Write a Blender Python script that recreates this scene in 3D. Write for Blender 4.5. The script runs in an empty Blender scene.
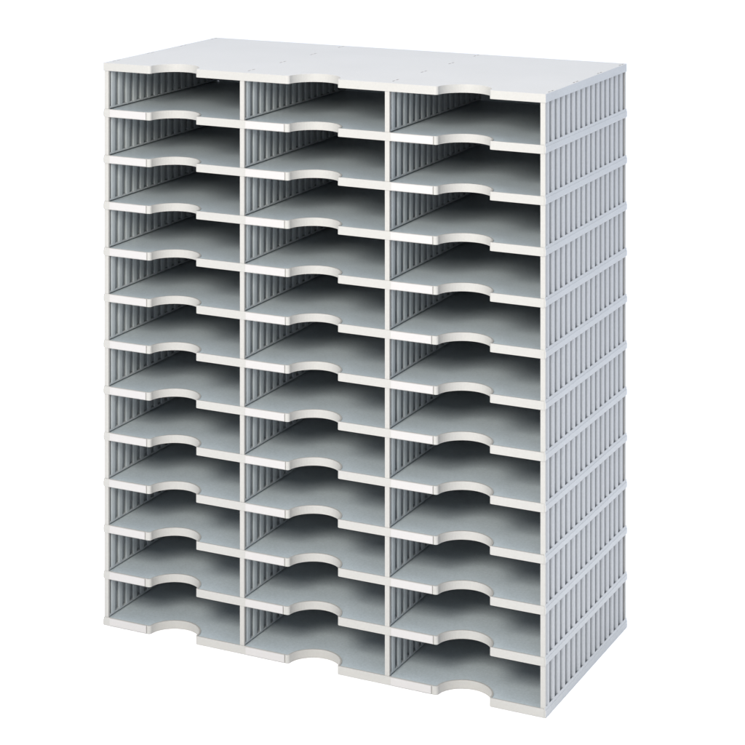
import bpy, bmesh, math, random
from mathutils import Vector
R = math.radians
rnd = random.Random(7)
MM = 0.001
scene = bpy.context.scene
col = scene.collection

# ------------------------------------------------------------------ sizes (millimetres)
W, D = 723.0, 340.0            # overall width and depth
PITCH, LIP = 70.5, 12.0        # tier height, shelf edge height
TIERS = 12
H = PITCH * TIERS + LIP        # 858
BAY = 237.5                    # spacing of the upright walls
WT = 7.2                       # wall thickness
WALLS = [1.8 + BAY * i for i in range(4)]      # x of each wall's outer/left face
WALLS[0] = 2.0

# ------------------------------------------------------------------ materials
def plastic(name, base, rough=0.42, mottle=0.16, grain=0.03, spec=0.5):
    m = bpy.data.materials.new(name); m.use_nodes = True
    nt = m.node_tree; N = nt.nodes; L = nt.links
    b = N['Principled BSDF']
    b.inputs['IOR'].default_value = 1.49
    b.inputs['Specular IOR Level'].default_value = spec
    tc = N.new('ShaderNodeTexCoord')
    n1 = N.new('ShaderNodeTexNoise'); n1.inputs['Scale'].default_value = 9.0; n1.inputs['Detail'].default_value = 5
    n2 = N.new('ShaderNodeTexNoise'); n2.inputs['Scale'].default_value = 330.0; n2.inputs['Detail'].default_value = 1
    n3 = N.new('ShaderNodeTexNoise'); n3.inputs['Scale'].default_value = 14.0; n3.inputs['Detail'].default_value = 1
    for n in (n1, n2, n3): L.new(tc.outputs['Object'], n.inputs['Vector'])
    mix = N.new('ShaderNodeMix'); mix.data_type = 'RGBA'
    mix.inputs[6].default_value = (*[c * (1 - mottle) for c in base], 1)
    mix.inputs[7].default_value = (*[min(1, c * (1 + mottle)) for c in base], 1)
    add = N.new('ShaderNodeMath'); add.operation = 'ADD'
    L.new(n1.outputs['Fac'], add.inputs[0]); L.new(n2.outputs['Fac'], add.inputs[1])
    hal = N.new('ShaderNodeMath'); hal.operation = 'MULTIPLY'; hal.inputs[1].default_value = 0.5
    L.new(add.outputs[0], hal.inputs[0]); L.new(hal.outputs[0], mix.inputs[0])
    L.new(mix.outputs[2], b.inputs['Base Color'])
    mr = N.new('ShaderNodeMapRange'); mr.inputs['To Min'].default_value = rough - 0.015; mr.inputs['To Max'].default_value = rough + 0.015
    L.new(n3.outputs['Fac'], mr.inputs['Value']); L.new(mr.outputs['Result'], b.inputs['Roughness'])
    bp = N.new('ShaderNodeBump'); bp.inputs['Strength'].default_value = grain; bp.inputs['Distance'].default_value = 0.0003
    L.new(n2.outputs['Fac'], bp.inputs['Height']); L.new(bp.outputs['Normal'], b.inputs['Normal'])
    return m

GREY = plastic('light_grey_plastic', (0.302, 0.297, 0.279), mottle=0.09)
COOL = plastic('grey_plastic_cool_shade', (0.345, 0.373, 0.380), mottle=0.15)  # same grey plastic, cool tone of the shaded bays put into its colour
FLOOR = plastic('tray_plastic_cool_shade', (0.338, 0.384, 0.406), rough=0.30, mottle=0.34)  # shelf floors: cool cast of the interior shade is in the base colour
SIDE = plastic('grey_plastic_cool_light', (0.314, 0.322, 0.322))  # right wall ribs: cool light on that side painted into the grey
RIM = plastic('rim_plastic_cool_light', (0.330, 0.340, 0.340))  # right-hand rims only: bluish side light tinted into the plastic colour
PAPER = plastic('white_label_card', (0.345, 0.335, 0.326), rough=0.5, mottle=0.02, grain=0.04)
WHITE = plastic('white_studio_floor', (0.93, 0.93, 0.93), rough=0.8, mottle=0.005, grain=0.0, spec=0.1)

# ------------------------------------------------------------------ mesh helpers (input in mm)
def link(name, bm, mat, parent=None, bevel=0.0, smooth=False, second=None):
    bmesh.ops.recalc_face_normals(bm, faces=bm.faces)
    bmesh.ops.scale(bm, vec=(MM, MM, MM), verts=bm.verts)
    me = bpy.data.meshes.new(name); bm.to_mesh(me); bm.free()
    me.materials.append(mat)
    if second: me.materials.append(second)
    o = bpy.data.objects.new(name, me); col.objects.link(o)
    if parent: o.parent = parent
    if smooth:
        for p in me.polygons: p.use_smooth = True
    if bevel:
        md = o.modifiers.new('soft_edges', 'BEVEL'); md.width = bevel * MM; md.segments = 2
        md.limit_method = 'ANGLE'; md.angle_limit = R(38); md.harden_normals = False
        md.use_clamp_overlap = True
    return o

def add_box(bm, x0, x1, y0, y1, z0, z1):
    v = [bm.verts.new((x, y, z)) for z in (z0, z1) for x, y in ((x0, y0), (x1, y0), (x1, y1), (x0, y1))]
    for f in ((3, 2, 1, 0), (4, 5, 6, 7), (0, 1, 5, 4), (1, 2, 6, 5), (2, 3, 7, 6), (3, 0, 4, 7)):
        bm.faces.new([v[i] for i in f])

def add_prism(bm, pts, z0, z1):
    lo = [bm.verts.new((x, y, z0)) for x, y in pts]; hi = [bm.verts.new((x, y, z1)) for x, y in pts]
    n = len(pts)
    for i in range(n): bm.faces.new((lo[i], lo[(i + 1) % n], hi[(i + 1) % n], hi[i]))
    bm.faces.new(lo[::-1]); bm.faces.new(hi)

def add_yprism(bm, pts, y0, y1):
    """a profile in x, z swept along the depth"""
    a = [bm.verts.new((x, y0, z)) for x, z in pts]; b = [bm.verts.new((x, y1, z)) for x, z in pts]
    n = len(pts)
    for i in range(n): bm.faces.new((a[i], a[(i + 1) % n], b[(i + 1) % n], b[i]))
    bm.faces.new(a[::-1]); bm.faces.new(b)

def notch(x0):
    """front edge of one bay's finger notch, left to right; x0 = right face of the wall on its left"""
    xl, xr, dep = x0 + 75.5, x0 + 154.5, 39.0
    cx, rx = (xl + xr) / 2, (xr - xl) / 2
    p = []
    r = 4.5                                           # rounded left and right front corners
    for k in range(5):
        a = R(90) * k / 4
        p.append((xl - r + r * math.sin(a), r - r * math.cos(a)))
    n = 28
    for k in range(1, n):
        a = math.pi - math.pi * k / n
        p.append((cx + rx * math.cos(a), r + (dep - r) * math.sin(a) ** 1.12))
    for k in range(5):
        a = R(90) * (1 - k / 4)
        p.append((xr + 3.2 - 3.2 * math.sin(a), 3.2 - 3.2 * math.cos(a)))
    return p

def front_path(xa, xb, grooves=None):
    p = [(xa, 0.0)]
    for i in range(3):
        x0 = WALLS[i] + WT
        if grooves:
            g = grooves[i]
            p += [(g, 0), (g, 1.3), (g + 0.9, 1.3), (g + 0.9, 0)]
        p += notch(x0)
    p.append((xb, 0.0))
    return p

def offset(path, d):
    out = []
    for i, (x, y) in enumerate(path):
        a = path[max(i - 1, 0)]; b = path[min(i + 1, len(path) - 1)]
        tx, ty = b[0] - a[0], b[1] - a[1]; l = math.hypot(tx, ty) or 1
        out.append((x - ty / l * d, y + tx / l * d))
    return out

# ------------------------------------------------------------------ the sorter
sorter = bpy.data.objects.new('literature_sorter', None); col.objects.link(sorter)
sorter.empty_display_size = 0.1
sorter['label'] = 'tall light grey plastic literature sorter with thirty-six open pigeonholes and ribbed side walls'
sorter['category'] = 'letter sorter'

def band(bm, side, z0, z1, foot=False):
    """moulded rim that runs along the outside of a tier, with sloping top and bottom"""
    if side > 0: xo, s = 722.7, 1
    else:        xo, s = 0.3, -1
    xi = xo - s * 2.2
    pts = [(xi, z0 + 0.2), (xo - s * 1.3, z0 + 0.2), (xo - s * 0.1, z0 + 2.0), (xo, z0 + 4.0), (xo - s * 0.0, z1 - 4.2),
           (xo - s * 0.55, z1 - 4.0), (xo - s * 0.6, z1 - 3.6), (xo - s * 0.4, z1 - 3.4), (xo - s * 1.2, z1 - 0.2), (xo - s * 1.5, z1), (xi, z1)]
    if foot: pts[0] = (xi, z0); pts[1] = (xo - s * 0.3, z0); pts[2] = (xo, z0 + 0.4); pts[3] = (xo, z0 + 1.0)
    y0, y1 = 0.15, D + 1.5
    n0 = len(bm.faces)
    add_yprism(bm, pts if s < 0 else pts[::-1], y0, y1)
    bm.faces.ensure_lookup_table()
    if side > 0:
        for f in bm.faces[n0:n0 + len(pts)]: f.material_index = 2

def make_shelf(i, ends):
    bm = bmesh.new()
    z0, z1 = 0.0, LIP
    xa, xb = 2.6, 720.4
    path = front_path(xa, xb, [e + 0.4 for e in ends])
    clean = front_path(xa, xb)
    # solid tray body: floor 0.9 mm below the raised front rim
    lip = 2.6
    inner = offset(clean, lip)
    inner[0] = (xa, lip); inner[-1] = (xb, lip)
    floor = z1 - 1.0
    lo_f = [bm.verts.new((x, y, z0)) for x, y in path]
    hi_f = [bm.verts.new((x, y, z1)) for x, y in path]
    hi_i = [bm.verts.new((x, y, z1)) for x, y in inner]
    fl_i = [bm.verts.new((x, y, floor)) for x, y in inner]
    lb = [bm.verts.new((xa, D, z0)), bm.verts.new((xb, D, z0))]
    fb = [bm.verts.new((xa, D, floor)), bm.verts.new((xb, D, floor))]
    for k in range(len(path) - 1):
        bm.faces.new((lo_f[k], lo_f[k + 1], hi_f[k + 1], hi_f[k]))
    for k in range(len(inner) - 1):
        bm.faces.new((hi_i[k], hi_i[k + 1], fl_i[k + 1], fl_i[k]))
    top = bm.faces.new(hi_f + hi_i[::-1])
    bm.faces.new(fl_i + [fb[1], fb[0]]).material_index = 1
    bm.faces.new(lo_f[::-1] + lb)
    bm.faces.new((fb[0], fb[1], lb[1], lb[0]))
    bm.faces.new((lo_f[0], hi_f[0], hi_i[0], fl_i[0], fb[0], lb[0]))
    bm.faces.new((lo_f[-1], lb[1], fb[1], fl_i[-1], hi_i[-1], hi_f[-1]))
    band(bm, 1, z0, z1 + 1.8, i == 0); band(bm, -1, z0, z1, i == 0)
    o = link('shelf', bm, GREY, sorter, bevel=0.35, second=FLOOR)
    o.data.materials.append(RIM)
    o.location = (0, rnd.uniform(-0.35, 0.35) * MM, PITCH * i * MM)
    for j in range(3):
        b2 = bmesh.new()
        x0 = WALLS[j] + WT + 2.6 + (0.8 * rnd.random())
        add_box(b2, x0, ends[j], -0.7, 0.8, 0.7, LIP - 0.5)
        s = link('label_strip', b2, PAPER, o, bevel=0.3)
    return o

for i in range(TIERS):
    ends = [WALLS[j] + WT + rnd.choice((65.5, 67.5, 68.0, 68.0, 68.5, 69.0)) + rnd.uniform(-0.4, 0.4) for j in range(3)]
    make_shelf(i, ends)

# ---- top panel with notched front edge and clip slots along each wall line
bm = bmesh.new()
p = front_path(0.6, 722.6)
add_prism(bm, p + [(722.6, D), (0.6, D)], H - LIP, H)
top = link('top_panel', bm, GREY, sorter)
cut = bmesh.new()
for i in range(4):
    xs = (WALLS[i] + WT / 2) if i in (1, 2) else (WALLS[i] + (4.6 if i == 3 else 2.8))
    for y in (30, 128, 229, 326):
        add_box(cut, xs - 0.9, xs + 0.9, y - 11, y - 1.2, H - 5, H + 3)
        add_box(cut, xs - 0.9, xs + 0.9, y + 1.2, y + 11, H - 5, H + 3)
cutter = link('slot_cutter', cut, GREY)
md = top.modifiers.new('slots', 'BOOLEAN'); md.object = cutter; md.operation = 'DIFFERENCE'; md.solver = 'EXACT'
dg = bpy.context.evaluated_depsgraph_get()
me = bpy.data.meshes.new_from_object(top.evaluated_get(dg))
top.modifiers.clear(); top.data = me
me.materials.append(RIM)
for p_ in me.polygons:
    if p_.normal.x > 0.9 and p_.center.x > 0.7224: p_.material_index = 1  # right edge face takes the tint painted in for side light
bpy.data.objects.remove(cutter)
md = top.modifiers.new('soft_edges', 'BEVEL'); md.width = 0.5 * MM; md.segments = 2; md.limit_method = 'ANGLE'; md.angle_limit = R(38)

# ---- ribbed walls
def wall_mesh(outer):
    """outer: -1 left outside wall, +1 right outside wall, 0 divider. x runs 0..WT, z 0..h"""
    bm = bmesh.new()
    h = PITCH - LIP
    if outer: h = PITCH - LIP
    y0, y1 = 1.0, D - 0.5
    c, core = WT / 2, 0.6 if outer > 0 else 0.4
    wc = WT - 5.7 if outer > 0 else 0.5                 # web sits nearer the outside of a wall
    add_box(bm, 0, WT, y0, y0 + 4.5, -0.3, h + 0.3)                     # front post
    add_box(bm, 0, WT, y1 - 5.0, y1, -0.3, h + 0.3)                     # back post
    posts = len(bm.faces)
    ya, yb = y0 + 4.5, y1 - 5.0
    add_box(bm, wc - core, wc + core, ya, yb, 2.8 if outer > 0 else -0.2, h + 0.2)   # thin web between the ribs
    n = 16
    g0, g1, GAP = (3.0, 6.5, 8.6) if outer > 0 else (4.0, 4.5, 8.8)
    pitch = (yb - ya - g0 - g1 + GAP) / n
    for k in range(n):
        yc = ya + g0 + (pitch - GAP) / 2 + pitch * k
        hw = (pitch - GAP) / 2
        if outer > 0:                                # solid ribs, seen from outside
            xc, ht, zb, zt, e = c, WT / 2 + 0.05, -0.25, h + 0.25, 2 / 2.5
        else:                                        # ribs that overhang a hollow groove on the inward face
            xc, ht, zb, zt, e = WT - 0.95, 0.95, 0.8, h - 1.6, 2 / 2.5
            add_box(bm, wc + core - 0.1, WT - 1.0, yc - 1.2, yc + 1.2, zb + 0.4, zt)
        pts = []
        m = 28
        for q in range(m):
            a = 2 * math.pi * (q + 0.5) / m
            ca, sa = math.cos(a), math.sin(a)
            pts.append((xc + ht * math.copysign(abs(sa) ** e, sa), yc + hw * math.copysign(abs(ca) ** e, ca)))
        add_prism(bm, pts, zb, zt)
    for s in (-1, 1):                                                    # foot rail on inward faces
        if s == outer: continue
        xa, xb = (wc + core, WT - 0.2) if s > 0 else (0.1, wc - core)
        if xb - xa > 0.5: add_box(bm, xa, xb, ya, yb, 0.8, 3.2)
    bm.faces.ensure_lookup_table()
    for f in bm.faces[posts:]: f.material_index = 1
    return bm

proto = {}
for i in range(4):
    kind = -1 if i == 0 else 1 if i == 3 else 0
    for t in range(TIERS):
        if kind not in proto:
            o = link('divider' if kind == 0 else 'side_panel', wall_mesh(kind), GREY, sorter, bevel=0.3, second=SIDE if kind > 0 else COOL)
            proto[kind] = o
        else:
            o = proto[kind].copy(); col.objects.link(o); o.parent = sorter
        o.location = (WALLS[i] * MM, 0, (PITCH * t + LIP) * MM)

# ---- back panels
bp = None
for t in range(TIERS):
    if bp is None:
        bm = bmesh.new(); add_box(bm, WALLS[0] + WT, WALLS[3], D - 4.0, D - 1.2, -1.8, PITCH - LIP + 0.4)
        for k in range(24):                                             # shallow outside stiffening ribs
            x = 24 + k * 29
            add_box(bm, x, x + 8, D - 1.3, D - 0.4, 2, PITCH - LIP - 2)
        bp = o = link('back_panel', bm, COOL, sorter)
    else:
        o = bp.copy(); col.objects.link(o); o.parent = sorter
    o.location = (0, 0, (PITCH * t + LIP) * MM)

# ------------------------------------------------------------------ white studio floor
bm = bmesh.new(); add_box(bm, -60000, 60000, -60000, 60000, -50, -0.5)
g = link('ground', bm, WHITE); g['kind'] = 'structure'

# ------------------------------------------------------------------ light
w = bpy.data.worlds.new('World'); scene.world = w; w.use_nodes = True
w.node_tree.nodes['Background'].inputs['Color'].default_value = (0.92, 0.98, 1.12, 1)
w.node_tree.nodes['Background'].inputs['Strength'].default_value = 1.22

def area(name, loc, target, size, power, colour):
    l = bpy.data.lights.new(name, 'AREA'); l.shape = 'RECTANGLE'; l.size, l.size_y = size; l.energy = power; l.color = colour
    o = bpy.data.objects.new(name, l); col.objects.link(o); o.location = loc
    o.rotation_euler = (Vector(target) - Vector(loc)).to_track_quat('-Z', 'Y').to_euler()
    return o
KAZ, KEL, KD = R(9), R(31), 2.6
cx, cy, cz = 0.36, 0.1, 0.45
area('key_softbox', (cx + KD * math.sin(KAZ) * math.cos(KEL), cy - KD * math.cos(KAZ) * math.cos(KEL), cz + KD * math.sin(KEL)),
     (cx, cy, cz), (0.95, 0.85), 88, (1.0, 0.945, 0.86))
area('overhead_softbox', (0.36, 0.2, 3.4), (0.36, 0.17, 0.86), (2.0, 2.0), 40, (1.0, 0.985, 0.97))
area('added_side_fill', (3.6, -0.6, 1.3), (0.7, 0.2, 0.4), (1.6, 1.6), 9, (0.8, 0.9, 1.08))  # invented cool fill, added to lift the right side

# ------------------------------------------------------------------ camera (level, with vertical shift: uprights stay parallel)
cam = bpy.data.cameras.new('camera'); co = bpy.data.objects.new('camera', cam); col.objects.link(co)
co.location = (1.7561, -2.6681, 1.2934); co.rotation_euler = (R(90), 0, 0.4529)
cam.sensor_width = 36; cam.lens = 36 * 2073.8 / 745
cam.shift_x = 0; cam.shift_y = -(372.5 + 222.4) / 745
cam.clip_end = 500
scene.camera = co

scene.view_settings.view_transform = 'Standard'; scene.view_settings.look = 'None'
scene.view_settings.exposure = 0; scene.view_settings.gamma = 1; scene.view_settings.use_curve_mapping = False
scene.cycles.max_bounces = 10; scene.cycles.diffuse_bounces = 6
scene.cycles.use_denoising = True
